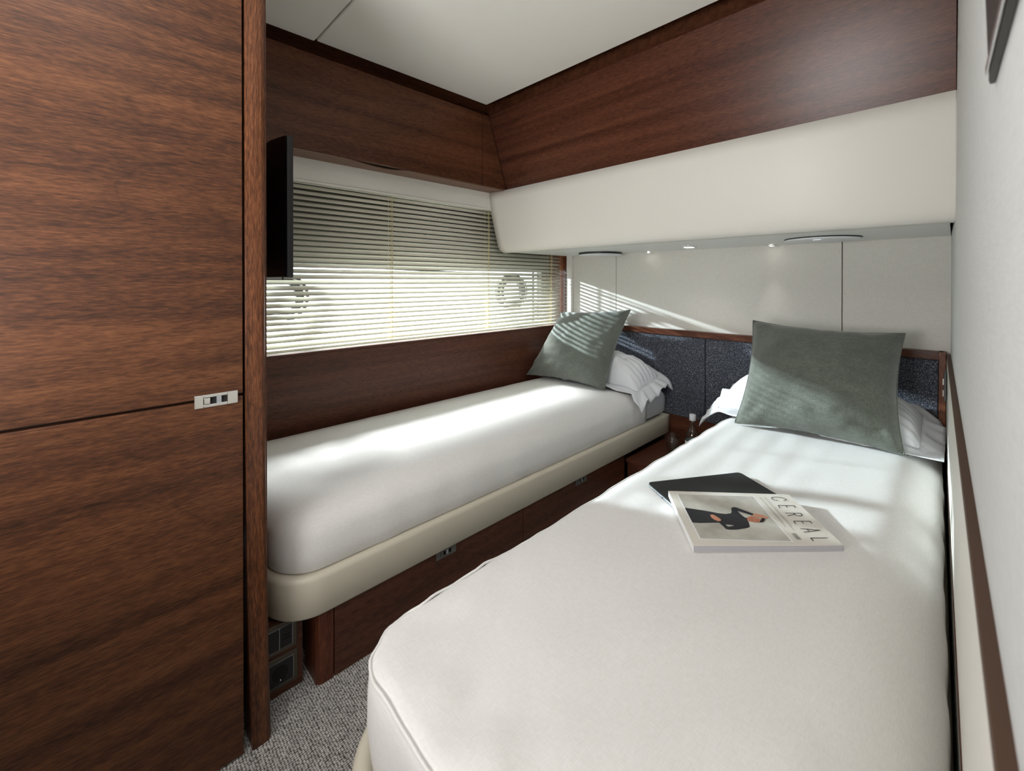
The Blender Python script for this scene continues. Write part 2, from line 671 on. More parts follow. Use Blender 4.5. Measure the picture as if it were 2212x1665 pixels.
# ------------------------------------------------------------------ venetian blind
bl = empty('venetian_blind', (-1.735, 1.15, -0.262), 'cream aluminium venetian blind with slats tilted open over the long side window', 'blind')
box('head_rail', -1.750, -1.722, 0.285, 2.085, 0.376, 0.398, slat_m, bl)
pitch = 0.0215
tilt = R(42)
prof = []
for k in range(5):
    t = -1 + k * .5
    a = t * .0125
    bulge = .0022 * (1 - t * t)
    # local: a along slat width (inner side positive x), bulge upward
    dx = a * math.cos(tilt) + bulge * math.sin(tilt)
    dz = -a * math.sin(tilt) + bulge * math.cos(tilt)
    prof.append((dx, dz))
top = [(x, z + .00018) for x, z in prof]
bot = [(x, z - .00018) for x, z in prof]
loop = top + bot[::-1]
first = None
z = 0.362
slat_z = []
while z > -0.248:
    slat_z.append(z)
    z -= pitch
y0, y1 = 0.285, 2.102
mb = MB().prism([(-1.735 + x, y0, slat_z[0] + zz) for x, zz in loop], (0, y1 - y0, 0))
first = mb.build('slat', slat_m, bl, smooth=True)
for zz in slat_z[1:]:
    o = first.copy()
    C.objects.link(o)
    o.parent = bl
    o.location = (0, 0, zz - slat_z[0])
box('bottom_rail', -1.748, -1.722, y0, y1, -0.262, -0.253, slat_m, bl, bevel=.002)
for cy in (0.40, 0.934, 1.497, 2.005):
    m = MB()
    for dx in (-.0125, .0125):
        m.tube([(-1.735 + dx, cy, .376), (-1.735 + dx, cy, -.255)], .0008, 5)
    m.tube([(-1.7215, cy + .006, .376), (-1.7215, cy + .006, -.255)], .0012, 5)
    for zz in slat_z:      # ladder rungs and little loops
        m.tube([(-1.7475, cy, zz + .006), (-1.7225, cy, zz - .0095), (-1.7205, cy - .004, zz - .006), (-1.7225, cy, zz)], .0009, 4)
    m.build('ladder_cord', cord_m, bl)

# ------------------------------------------------------------------ overhead locker over the window
ol = empty('overhead_locker', (-1.66, .9, .463), 'long walnut overhead locker above the window blind', 'cabinet')
zb, zt = 0.468, 0.813
MB().prism([(-1.600, .272, zb), (-1.600, 1.355, zb), (-1.600, 1.355, zt), (-1.600, .272, zt)], (-.018, 0, 0)).build('door', wood_y, ol, bevel=.0015)
MB().prism([(-1.600, 1.3585, zb), (-1.600, 1.513, zb), (-1.600, 1.397, zt), (-1.600, 1.3585, zt)], (-.018, 0, 0)).build('filler_panel', wood_y, ol, bevel=.001)
MB().prism([(-1.604, .274, .463), (-1.604, .678, .463), (-1.612, .72, .463), (-1.632, .80, .463), (-1.640, .86, .463),
            (-1.628, .905, .463), (-1.604, .945, .463), (-1.604, 1.512, .463), (-1.702, 1.512, .463), (-1.702, .274, .463)],
           (0, 0, .004)).build('bottom_panel', plain('walnut_under', (116, 86, 68), .5), ol)
box('carcass', -1.800, -1.645, .274, 1.40, .468, .81, wood_dark, ol)
box('top_board', -1.66, -1.619, .274, 1.40, .806, .811, wood_dark, ol)
tr2 = MB()
tr2.box(-1.68, -1.665, .272, 1.43, .811, .93)
tr2.box(-1.68, .03, 1.435, 1.45, .79, .93)
tr2.build('trim_2', wood_y, kind='structure')

# ------------------------------------------------------------------ bulkhead box over the head of the beds
hb = empty('overhead_box', (-.85, 1.85, .159), 'wide overhead box with sloping walnut front and padded ivory valance above both pillows', 'cabinet')
xr = wallx(1.5) - .001
MB().prism([(-1.600, 1.515, .468), (-1.600, 1.398, .815), (-1.600, 1.416, .815), (-1.600, 1.533, .468)], (xr + 1.6, 0, 0)).build('walnut_front', wood_x, hb, bevel=.001)
box('top_fascia', -1.62, xr, 1.417, 1.432, .790, .834, wood_x, hb)
# padded valance, lofted from wall to wall
pr = [(1.5125, .4665), (1.5145, .42), (1.519, .37), (1.530, .31), (1.543, .25), (1.551, .215), (1.558, .190), (1.568, .172), (1.584, .163), (1.602, .1605)]
m = MB()
xs = [-1.70, -1.66, -1.60, -1.2, -.8, -.4, xr - .006, xr]
for i, x in enumerate(xs):
    for j, (yy, zz) in enumerate(pr):
        dy = -.022 * max(0, 1 - (x + 1.70) / .10) * (zz - .16) / .3 if x < -1.6 else 0
        if i in (7,):
            dy += .006
        m.v.append((x, yy + dy, zz))
nj = len(pr)
for i in range(len(xs) - 1):
    for j in range(nj - 1):
        m.f.append((i * nj + j, i * nj + j + 1, (i + 1) * nj + j + 1, (i + 1) * nj + j))
        m.mi.append(0)
val = m.build('padded_valance', vinyl, hb, smooth=True)
sd = val.modifiers.new('Solid', 'SOLIDIFY')
sd.thickness = .008
sd.offset = -1 if val.data.polygons[0].normal.y > 0 else 1
sd.offset = -1
box('soffit_panel', -1.70, wallx(2.1) - .001, 1.6035, YH - .0005, .159, .171, soffit_m, hb, bevel=.001)
box('carcass', -1.699, -.02, 1.62, 2.14, .172, .80, wood_dark, hb)

# ------------------------------------------------------------------ lamps and speakers in the soffit


def spk(cx, cy, drop, label):
    e = empty('ceiling_speaker', (cx, cy, .159), label, 'speaker', 'round flush speakers in the soffit')
    MB().lathe([(.0001, .1585), (.117, .1585), (.117, .1560 - drop), (.0001, .1560 - drop)], cx, cy, 48).build('gap_shade_disc', black_mat, e)  # black disc stands in for the shade in the gap above the grille
    MB().lathe([(.0001, .1560 - drop), (.112, .1560 - drop), (.117, .1545 - drop), (.116, .1510 - drop), (.110, .1490 - drop), (.0001, .1485 - drop)], cx, cy, 48).build('grille', white_pl, e, smooth=True)
    MB().box(cx - .012, cx + .012, cy - .082, cy - .079, .1475 - drop, .1490 - drop).build('badge', silver, e)
    return e


spk(-1.370, 2.012, .007, 'round white flush speaker at the window end of the soffit')
spk(-.342, 1.925, .000, 'round white flush speaker in the soffit above the right-hand bed')


def down(name, cx, cy, r, label, cat, en, blend=.6, group=None, size=100, tgt=None):
    e = empty(name, (cx, cy, .159), label, cat, group)
    MB().lathe([(r, .1585), (r, .1560), (r * .93, .1535), (r * .70, .1545), (r * .66, .1585)], cx, cy, 32).build('bezel', chrome, e, smooth=True)
    MB().lathe([(.0001, .1572), (r * .66, .1572), (r * .62, .1536), (r * .3, .1524), (.0001, .1522)], cx, cy, 24).build('lens', lamp_m, e)
    l = bpy.data.lights.new(name + '_beam', 'SPOT')
    l.energy = en
    l.spot_size = R(size)
    l.spot_blend = blend
    l.shadow_soft_size = r * .5
    l.color = (1, .97, .93)
    lo = bpy.data.objects.new('beam', l)
    C.objects.link(lo)
    lo.parent = e
    lo.location = (0, 0, -.012)
    if tgt:
        lo.rotation_euler = (Vector(tgt) - Vector((cx, cy, .147))).to_track_quat('-Z', 'Y').to_euler()


down('recessed_downlight', -.840, 1.935, .033, 'larger chrome downlight in the middle of the soffit', 'light', .9)
down('reading_spotlight', -1.130, 2.105, .012, 'tiny chrome reading spot nearer the window, close to the head wall', 'light', .2, size=42, blend=.9)
down('reading_spotlight', -.552, 2.100, .015, 'tiny chrome reading spot above the right-hand bed, close to the head wall', 'light', 1.2, size=42, blend=.9)

# ------------------------------------------------------------------ headboard
he = empty('headboard', (-.86, 2.135, -.68), 'long navy tweed padded headboard with a slim walnut top rail, behind both beds', 'headboard')
for a, b_ in ((XW + .002, -.8435), (-.8405, -.0395)):
    box('padded_panel', a, b_, 2.121, YH - .001, -.680, -.2755, tweed_m, he, bevel=.004, seg=3)
box('top_rail', XW + .002, -.024, 2.112, YH - .001, -.275, -.2455, wood_x, he, bevel=.002)
box('end_stile', -.0385, -.0205, 2.108, YH - .001, -.95, -.2455, wood_z, he, bevel=.001)

# ------------------------------------------------------------------ wardrobe on the left
wa = empty('wardrobe', (-1.35, -.2, -.95), 'tall walnut wardrobe with split doors filling the left of the view', 'wardrobe')
box('carcass', -1.72, -1.010, -1.0, .214, -.949, .92, wood_dark, wa)
box('door', -1.009, -.990, -.80, .2125, -.2225, .93, wood_ward, wa, bevel=.0012)
box('door', -1.009, -.990, -.80, .2125, -.946, -.2275, wood_ward, wa, bevel=.0012)
wood_post = wood('walnut_post_striped', 'Z', (30, 17, 11), (84, 49, 30), (128, 80, 50), rough=0.3, figure=9.0, seed=9.4)
# corner post, bowed a little toward the foot
m = MB()
nz = 24
for k in range(nz + 1):
    zz = -.950 + (.93 + .95) * k / nz
    t = max(0, (-.15 - zz) / .8)
    dy = .010 * t * t
    for (x, yy) in ((-1.05, .2165), (-.990, .2165), (-.9872, .2185), (-.9865, .236), (-.9875, .2455), (-.991, .2515), (-.997, .2535), (-1.05, .2535)):
        m.v.append((x, yy + dy, zz))
for k in range(nz):
    for j in range(8):
        j2 = (j + 1) % 8
        m.f.append((k * 8 + j, k * 8 + j2, (k + 1) * 8 + j2, (k + 1) * 8 + j))
        m.mi.append(0)
m.build('corner_post', wood_post, wa, smooth=False)


def latch(parent, x, yc, zc, w, h, chrome=chrome):
    """chrome push-button latch plate, face toward +x"""
    e = parent
    p = MB()
    n = 7
    # gently bowed plate
    y0, y1, z0, z1 = yc - w / 2, yc + w / 2, zc - h / 2, zc + h / 2
    b0, b1 = yc - .12 * w, yc + .25 * w          # finger hole
    hz = h * .26
    p.box(x, x + .0045, y0, y0 + w * .20, z0, z1)
    p.box(x, x + .0045, b1, y1, z0, z1)
    p.box(x, x + .0045, y0 + w * .20, b1, zc + hz, z1)
    p.box(x, x + .0045, y0 + w * .20, b1, z0, zc - hz)
    pl = p.build('latch_plate', chrome, e, bevel=.0008)
    MB().box(x, x + .0055, y0 + w * .21, b0 - .002, zc - hz * .9, zc + hz * .9).build('push_button', chrome, pl, bevel=.0008)
    MB().box(x + .0002, x + .0012, b0, b1, zc - hz, zc + hz).build('finger_recess', black_gap, pl)
    MB().box(x + .0012, x + .0040, b0 + w * .12, b0 + w * .23, zc - hz, zc + hz).build('latch_tongue', silver, pl)
    return pl


lt = latch(wa, -.990, .168, -.2265, .070, .0245)
tag(lt, 'chrome latch plate')

# ------------------------------------------------------------------ television on the foot wall
tv = empty('television', (-1.42, .315, .012), 'slim black flat television hung at the foot of the left bed, seen edge-on', 'television')
m = MB()
zs0, zs1 = .012, .360
nz, nx = 14, 8
# curved back shell
for i in range(nx + 1):
    x = -1.145 - (.56) * i / nx
    for k in range(nz + 1):
        zz = zs0 + (zs1 - zs0) * k / nz
        ex = min(i / nx, 1 - i / nx)
        depth = .004 + .022 * (1 - math.exp(-ex * 9))
        m.v.append((x - .004, .343 - depth, zz))
for i in range(nx):
    for k in range(nz):
        a = i * (nz + 1) + k
        m.f.append((a, a + 1, a + nz + 2, a + nz + 1))
        m.mi.append(0)
m.build('back_shell', black_gloss, tv, smooth=True)
box('frame', -1.712, -1.150, .342, .357, .010, .361, black_mat, tv, bevel=.002)
box('screen', -1.700, -1.155, .3572, .3582, .028, .350, plain('screen_glass', (6, 6, 8), .08), tv)
box('glass_lip', -1.700, -1.160, .333, .337, .0035, .012, glass_m, tv)
box('bracket', -1.47, -1.37, .272, .322, .15, .22, black_mat, tv)

# ------------------------------------------------------------------ beds


def arc(cx, cy, r, a0, a1, n):
    return [(cx + r * math.cos(R(a0 + (a1 - a0) * k / n)), cy + r * math.sin(R(a0 + (a1 - a0) * k / n))) for k in range(n + 1)]


def dense(pts, step=.03):
    out = []
    n = len(pts)
    for i in range(n):
        a = Vector(pts[i])
        b_ = Vector(pts[(i + 1) % n])
        d = (b_ - a).length
        k = max(1, int(d / step))
        for j in range(k):
            out.append(tuple(a.lerp(b_, j / k)))
    return out


def offset_in(pts, d):
    n = len(pts)
    out = []
    for i in range(n):
        p0, p1, p2 = Vector(pts[i - 1]), Vector(pts[i]), Vector(pts[(i + 1) % n])
        t1 = (p1 - p0).normalized()
        t2 = (p2 - p1).normalized()
        n1 = Vector((-t1.y, t1.x))
        n2 = Vector((-t2.y, t2.x))
        nn = (n1 + n2)
        nn = nn / max(nn.dot(n1), .5) if nn.length > 1e-6 else n1
        out.append(tuple(p1 + nn * d))
    return out


def padded(name, outline, prof, spine, mat, parent, zfun=None, inner=14, step=.02, hide_from=None):
    """outline counter-clockwise; prof [(inset, z)] from below up; top closed toward the spine"""
    ol_ = dense(outline, step)
    n = len(ol_)
    rings = []
    for (d, zz) in prof:
        rings.append([(x, y, zz) for x, y in offset_in(ol_, d)])
    m = MB()
    for ri, rg in enumerate(rings):
        for p in rg:
            m.v.append(zfun(p, ri, len(prof), 0.0) if zfun else p)
    for i in range(len(rings) - 1):
        for k in range(n):
            k2 = (k + 1) % n
            m.f.append((i * n + k, i * n + k2, (i + 1) * n + k2, (i + 1) * n + k))
            m.mi.append(0)
    # top: constrained triangulation of the last ring filled with a regular grid
    lr = [Vector((p[0], p[1])) for p in rings[-1]]
    ztop = rings[-1][0][2]
    segs = [(lr[k], lr[(k + 1) % n]) for k in range(n)]

    def dist(q):
        best = 9
        for a, b_ in segs:
            ab = b_ - a
            t = max(0, min(1, (q - a).dot(ab) / max(ab.length_squared, 1e-12)))
            best = min(best, (a + ab * t - q).length)
        return best

    def inside(q):
        c = False
        for a, b_ in segs:
            if (a.y > q.y) != (b_.y > q.y) and q.x < (b_.x - a.x) * (q.y - a.y) / (b_.y - a.y) + a.x:
                c = not c
        return c
    x0_, x1_ = min(p.x for p in lr), max(p.x for p in lr)
    y0_, y1_ = min(p.y for p in lr), max(p.y for p in lr)
    gp, gd = [], []
    st = .018
    y = y0_ + st * .5
    row = 0
    while y < y1_:
        x = x0_ + st * (.5 if row % 2 else 1.0)
        while x < x1_:
            q = Vector((x, y))
            if inside(q):
                d = dist(q)
                if d > st * .45:
                    gp.append(q)
                    gd.append(d)
            x += st
        y += st * .87
        row += 1
    v2, e2, f2, ov, oe, of = geometry.delaunay_2d_cdt(lr + gp, [(k, (k + 1) % n) for k in range(n)], [], 1, 1e-6)
    base_i = (len(rings) - 1) * n
    idx = []
    for k, q in enumerate(v2):
        src = ov[k][0] if ov[k] else -1
        if 0 <= src < n:
            idx.append(base_i + src)
        else:
            d = gd[src - n] if src >= n else 0.0
            p = (q.x, q.y, ztop)
            m.v.append(zfun(p, len(prof), len(prof), d) if zfun else p)
            idx.append(len(m.v) - 1)
    for f in f2:
        m.f.append(tuple(idx[k] for k in f))
        m.mi.append(0)
    return m.build(name, mat, parent, smooth=True)


def bed_outline(x0, x1, y0, y1, r_out, side, r_in=.03):
    """rounded corner on the aisle side of the foot; side=+1 aisle toward +x, -1 toward -x"""
    if side > 0:
        return [(x1, y1), (x0, y1)] + arc(x0 + r_in, y0 + r_in, r_in, 180, 270, 8) + arc(x1 - r_out, y0 + r_out, r_out, 270, 360, 14)
    return [(x1, y1), (x0, y1)] + arc(x0 + r_out, y0 + r_out, r_out, 180, 270, 14) + arc(x1 - r_in, y0 + r_in, r_in, 270, 360, 6)


def fnoise(x, y, z, s, seed=0):
    return noise.noise(Vector((x * s + seed, y * s + seed * .37, z * s)))


def spread_fun(zt, side, foot, amp=1.0, seed=0, pucker=0.0, xin=0):
    def f(p, ri, npf, dist=0.0):
        x, y, z = p
        if ri >= npf - 1:
            z += .0022 * amp * (fnoise(x, y, 0, 3.2, seed) - .5) + .0012 * amp * fnoise(x, y * .6, 0, 11, seed + 5)
        else:
            d = .0035 * amp * fnoise(x * 1.2, y, z * .4, 14, seed)
            x += d
            y += d * .5
        if pucker:
            near = max(0, 1 - (y - foot) / .55)
            if ri >= npf - 3:
                edge = max(0, 1 - dist / .16) ** 1.5
                z += pucker * near * edge * (.8 * math.sin(y * 47 + 1.3 + x * 60) * .5 + .9 * fnoise(x, y, 0, 18, 3))
                z += pucker * 1.3 * near * fnoise(x, y, 0, 7, 21)
                x += pucker * 1.2 * near * edge * fnoise(x, y, 0, 26, 9)
            y += pucker * .8 * near * fnoise(x, y, z, 12, 31)
        return (x, y, z)
    return f


# ---- left bed -----------------------------------------------------
bdL = empty('bed_base', (-1.35, 1.2, -.95), 'left bed base with padded cream side rail over walnut drawers, under the window', 'bed')
railo = bed_outline(XW + .002, -1.018, .280, 2.120, .105, +1)
m = MB()
ro = dense(railo, .03)
n = len(ro)
prf = [(.030, -.7745), (.006, -.7740), (.0, -.768), (.0, -.690), (.003, -.682), (.010, -.679), (.030, -.679), (.032, -.70)]
for (d, zz) in prf:
    m.v += [(x, y, zz) for x, y in offset_in(ro, d)]
for i in range(len(prf) - 1):
    for k in range(n):
        k2 = (k + 1) % n
        m.f.append((i * n + k, i * n + k2, (i + 1) * n + k2, (i + 1) * n + k))
        m.mi.append(0)
m.f.append(tuple(range(n))[::-1])
m.mi.append(0)
m.f.append(tuple((len(prf) - 1) * n + k for k in range(n)))
m.mi.append(0)
m.build('padded_rail', cream_pvc, bdL, smooth=True)
box('plinth', -1.60, -1.058, .385, 2.10, -.950, -.781, wood_dark, bdL)
dr = []
for a, b_ in ((.4125, 1.0595), (1.0625, 1.715)):
    d_ = box('drawer', -1.056, -1.037, a, b_, -.9495, -.781, wood_low, bdL, bevel=.0012)
    pl = latch(d_, -1.037, (a + b_) / 2, -.7905, .070, .0245, satin)
m = MB()
for k in (0, 1):
    zz = (-.950, -.778)[k]
    for (x, y) in ((-1.12, .4095), (-1.037, .4095), (-1.0365, .385), (-1.040, .376), (-1.047, .3715), (-1.12, .3715)):
        m.v.append((x, y, zz))
m.f += [(0, 1, 2, 3, 4, 5)[::-1], (6, 7, 8, 9, 10, 11)] + [(i, (i + 1) % 6, (i + 1) % 6 + 6, i + 6) for i in range(6)]
m.mi += [0] * 8
m.build('corner_post', wood('walnut_post', 'Z', (58, 28, 17), (92, 48, 31), (118, 68, 46), figure=.5, seed=6), bdL)

# socket panel tucked under the rounded foot
pf = box('socket_panel', -1.20, -1.076, .256, .352, -.948, -.779, wood_low, kind=None)
tag(pf, 'low walnut panel under the rounded foot of the left bed carrying the sockets', 'panel')


def wallplate(name, y0, y1, z0, z1, label, kindp):
    e = empty(name, (-1.076, (y0 + y1) / 2, z0), label, 'socket')
    MB().box(-1.0755, -1.0725, y0, y1, z0, z1).build('surround', brushed, e, bevel=.002, seg=3)
    iy0, iy1, iz0, iz1 = y0 + .012, y1 - .011, z0 + .010, z1 - .011
    MB().box(-1.0724, -1.0712, iy0 - .001, iy1 + .001, iz0 - .001, iz1 + .001).build('silver_edge', silver, e)
    if kindp == 'usb':
        mid = (iy0 + iy1) / 2
        for a, b_ in ((iy0, mid - .0006), (mid + .0006, iy1)):
            MB().box(-1.0711, -1.0700, a, b_, iz0, iz1).build('module', black_mat, e, bevel=.0006)
        MB().box(-1.0699, -1.0696, mid + .006, iy1 - .004, (iz0 + iz1) / 2 + .003, (iz0 + iz1) / 2 + .006).build('usb_port', black_gap, e)
        MB().box(-1.0699, -1.0696, mid + .006, iy1 - .004, (iz0 + iz1) / 2 - .005, (iz0 + iz1) / 2 - .002).build('usb_port', black_gap, e)
    else:
        MB().box(-1.0711, -1.0700, iy0, iy1, iz0, iz1).build('module', black_mat, e, bevel=.0006)
        cy, cz = (iy0 + iy1) / 2, (iz0 + iz1) / 2
        rg = [(-1.0698, cy + .017 * math.cos(2 * math.pi * k / 24), cz + .017 * math.sin(2 * math.pi * k / 24)) for k in range(24)]
        MB().prism(rg, (.0004, 0, 0)).build('socket_well', black_gap, e)
        for dy in (-.009, 0, .009):
            MB().box(-1.0693, -1.0690, cy + dy - .0022, cy + dy + .0022, cz + .001, cz + .005).build('pin_hole', plain('pin_dark', (3, 3, 3), .9), e)
        MB().box(-1.0693, -1.0680, cy - .001, cy + .001, cz - .016, cz - .012).build('earth_contact', chrome, e)


wallplate('power_socket', .262, .339, -.848 - .002, -.772 - .010, 'upper double socket plate with charging ports, just under the bed rail', 'usb')
wallplate('power_socket', .262, .341, -.930, -.858, 'lower mains socket plate with bronze surround, near the carpet', 'mains')

mt = padded('mattress', bed_outline(XW + .006, -1.040, .300, 2.116, .095, +1, .08), [(.012, -.678), (.002, -.665), (.0, -.62), (.002, -.590), (.010, -.572), (.030, -.552), (.06, -.542)],
            ((-1.35, .62), (-1.35, 1.8)), sheet_m, None, spread_fun(-.53, 1, .3, .8, 2), inner=8)
tag(mt, 'white sheeted mattress of the left bed, seen at its head corner', 'mattress')
sp = padded('bedspread', bed_outline(XW + .004, -1.0335, .292, 1.900, .105, +1, .12), [(.006, -.679), (.0, -.672), (-.001, -.64), (.0, -.60), (.004, -.585), (.014, -.565), (.030, -.550), (.052, -.5405), (.075, -.5350), (.098, -.5315)],
            ((-1.35, .62), (-1.35, 1.6)), spread_m, None, spread_fun(-.53, 1, .3, 1.0, 4), inner=16)
tag(sp, 'smooth oat cotton bedspread tucked over the left bed under the window', 'bedspread')

# ---- right bed ----------------------------------------------------
bdR = empty('bed_base', (-.31, 1.2, -.95), 'right bed base with padded cream rail round its foot, in the foreground', 'bed')
railo = bed_outline(-.650, .004, .240, 2.10, .125, -1)
for i, (x, y) in enumerate(railo):
    if x > -.02:
        railo[i] = (wallx(y, True) - .004, y)
ro = dense(railo, .03)
n = len(ro)
m = MB()
for (d, zz) in prf:
    m.v += [(x, y, zz) for x, y in offset_in(ro, d)]
for i in range(len(prf) - 1):
    for k in range(n):
        k2 = (k + 1) % n
        m.f.append((i * n + k, i * n + k2, (i + 1) * n + k2, (i + 1) * n + k))
        m.mi.append(0)
m.f.append(tuple(range(n))[::-1])
m.mi.append(0)
m.f.append(tuple((len(prf) - 1) * n + k for k in range(n)))
m.mi.append(0)
m.build('padded_rail', cream_pvc, bdR, smooth=True)
box('plinth', -.600, -.03, .36, 2.10, -.950, -.776, wood_low, bdR, bevel=.002)

mt = padded('mattress', bed_outline(-.606, -.080, .285, 2.116, .10, -1, .08), [(.012, -.678), (.002, -.665), (.0, -.62), (.002, -.575), (.010, -.552), (.026, -.541), (.05, -.5375)],
            ((-.34, .62), (-.34, 1.8)), sheet_m, None, spread_fun(-.53, 1, .3, .8, 12), inner=8)
for v in mt.data.vertices:
    pass
tag(mt, 'white sheeted mattress of the right bed, under its pillow', 'mattress')
outR = bed_outline(-.621, .010, .262, 2.04, .098, -1, .07)
for i, (x, y) in enumerate(outR):
    if x > -.01 and y > .3:
        outR[i] = (wallx(y, True) - .0105, y)
sp = padded('bedspread', outR, [(.010, -.6785), (.004, -.674), (.001, -.65), (-.001, -.61), (-.001, -.57), (.0, -.548), (.003, -.538), (.010, -.5345), (.024, -.5315), (.05, -.5302)],
            ((-.30, .60), (-.30, 1.6)), spread_m, None, spread_fun(-.53, -1, .268, 1.4, 9, pucker=.0055), inner=22, step=.014)
tag(sp, 'oat cotton bedspread with a piped foot seam over the right bed', 'bedspread')
# rounded shoulder along the wall side
org = world_org[sp.name]
for v in sp.data.vertices:
    x, z = v.co.x + org.x, v.co.z + org.z
    y = v.co.y + org.y
    e_ = max(0, (x + .13) / .13)
    if z > -.62:
        v.co.z -= .075 * e_ ** 2.0
pip = []
for (x, y) in offset_in(dense(outR, .012), .0015):
    if y < 1.80 and x < -.12:
        pip.append((x, y))
k0 = max(range(len(pip)), key=lambda i: pip[i][1] if pip[i][0] < -.3 else -1)
pip = pip[k0:] + pip[:k0]
ff = spread_fun(-.53, -1, .268, 1.4, 9, pucker=.0055)
pp = []
for (x, y) in pip:
    q = ff((x, y, -.5385), 8, 10)
    pp.append(q)
MB().tube(pp, .0024, 6).build('piping', spread_m, sp, smooth=True)

# ------------------------------------------------------------------ pillows and cushions


def pillow(name, x0, x1, yf, yb, zf, zb_, hgt, label, droop, seed):
    """Oxford pillow: body plus flat flange that droops at the ends"""
    N1, N2 = 48, 36
    e = empty(name, ((x0 + x1) / 2, (yf + yb) / 2, zf), label, 'pillow')
    fl = .054

    def base(s, t):
        x = (x0 + x1) / 2 + s * ((x1 - x0) / 2)
        y = yf + (t + 1) / 2 * (yb - yf)
        z = zf + (t + 1) / 2 * (zb_ - zf)
        return Vector((x, y, z))
    nrm = Vector((0, -(zb_ - zf), (yb - yf))).normalized()
    mT = MB()
    wx, wy = (x1 - x0) / 2 - fl, math.hypot(yb - yf, zb_ - zf) / 2 - fl
    sx, ty = wx / ((x1 - x0) / 2), wy / (wy + fl)
    for side_ in (1, -1):
        for i in range(N1 + 1):
            for j in range(N2 + 1):
                s = -1 + 2 * i / N1
                t = -1 + 2 * j / N2
                s_, t_ = s * sx, t * ty
                p = base(s_, t_)
                infl = max(0, (1 - abs(s) ** 2.6)) ** .55 * max(0, (1 - abs(t) ** 2.6)) ** .55
                cr = 1 + .10 * noise.noise(Vector((s * 3 + seed, t * 2.2, side_))) * infl
                wr = .010 * noise.noise(Vector((s * 9 + seed, t * 3.0, 2))) * infl ** .5
                edge = max(abs(s), abs(t))
                wr += .005 * math.sin((s if abs(t) > abs(s) else t) * 22 + seed) * max(0, edge - .55) / .45 * (1 if edge < .98 else 0)
                hh = hgt * (.78 if side_ > 0 else .22) * infl * cr + (wr if side_ > 0 else 0)
                p = p + nrm * hh * side_
                # ends sag
                sag = droop * max(0, abs(s_) - .62) ** 1.5
                p.z -= sag
                if p.z < -.527 and (XIN0 < p.x < XIN1):
                    p.z = -.527 + .0006 * random.random()
                mT.v.append(tuple(p))
    nn = (N1 + 1) * (N2 + 1)
    for sd_ in (0, 1):
        for i in range(N1):
            for j in range(N2):
                a = sd_ * nn + i * (N2 + 1) + j
                mT.f.append((a, a + 1, a + N2 + 2, a + N2 + 1))
                mT.mi.append(0)
    mT.build('pillowcase', sheet_m, e, smooth=True, weld=False)
    # flange band round the seam
    mF = MB()
    per = []
    M_ = 200
    for k in range(M_):
        q = 4 * k / M_
        sde, f = int(q), q - int(q)
        per.append([(-1 + 2 * f, -1), (1, -1 + 2 * f), (1 - 2 * f, 1), (-1, 1 - 2 * f)][sde])
    RN = 6
    for k, (s, t) in enumerate(per):
        for r_ in range(RN):
            g = r_ / (RN - 1)
            s_ = s * (sx + (1 - sx) * g)
            t_ = t * (ty + (1 - ty) * g)
            p = base(s_, t_)
            sag = droop * max(0, abs(s_) - .62) ** 1.5
            p.z -= sag
            ruff = .024 * g * noise.noise(Vector((s * 4.5 + seed, t * 4.5, 7))) + .006 * g * math.sin(k * .55 + seed)
            p = p + nrm * ruff
            corner = max(0, abs(s) - .8) * max(0, abs(t) - .6) * 10
            p.z -= .03 * g * corner
            if abs(s) > .97:
                p.z -= .022 * g
            if p.z < -.525 and (XIN0 < p.x < XIN1):
                p.z = -.525 + .002 * g
            mF.v.append(tuple(p))
    for k in range(M_):
        k2 = (k + 1) % M_
        for r_ in range(RN - 1):
            mF.f.append((k * RN + r_, k2 * RN + r_, k2 * RN + r_ + 1, k * RN + r_ + 1))
            mF.mi.append(0)
    fo = mF.build('flange', sheet_m, e, smooth=True)
    s2 = fo.modifiers.new('Solid', 'SOLIDIFY')
    s2.thickness = .0016
    return e


XIN0, XIN1 = -1.70, -1.035
pillow('pillow', -1.655, -.995, 1.790, 2.105, -.520, -.455, .165, 'white flanged pillow at the head of the left bed, behind the small cushion', .16, 1.0)
XIN0, XIN1 = -.615, -.012
pillow('pillow', -.722, -.020, 1.760, 2.100, -.515, -.440, .150, 'white flanged pillow at the head of the right bed', .10, 6.0)


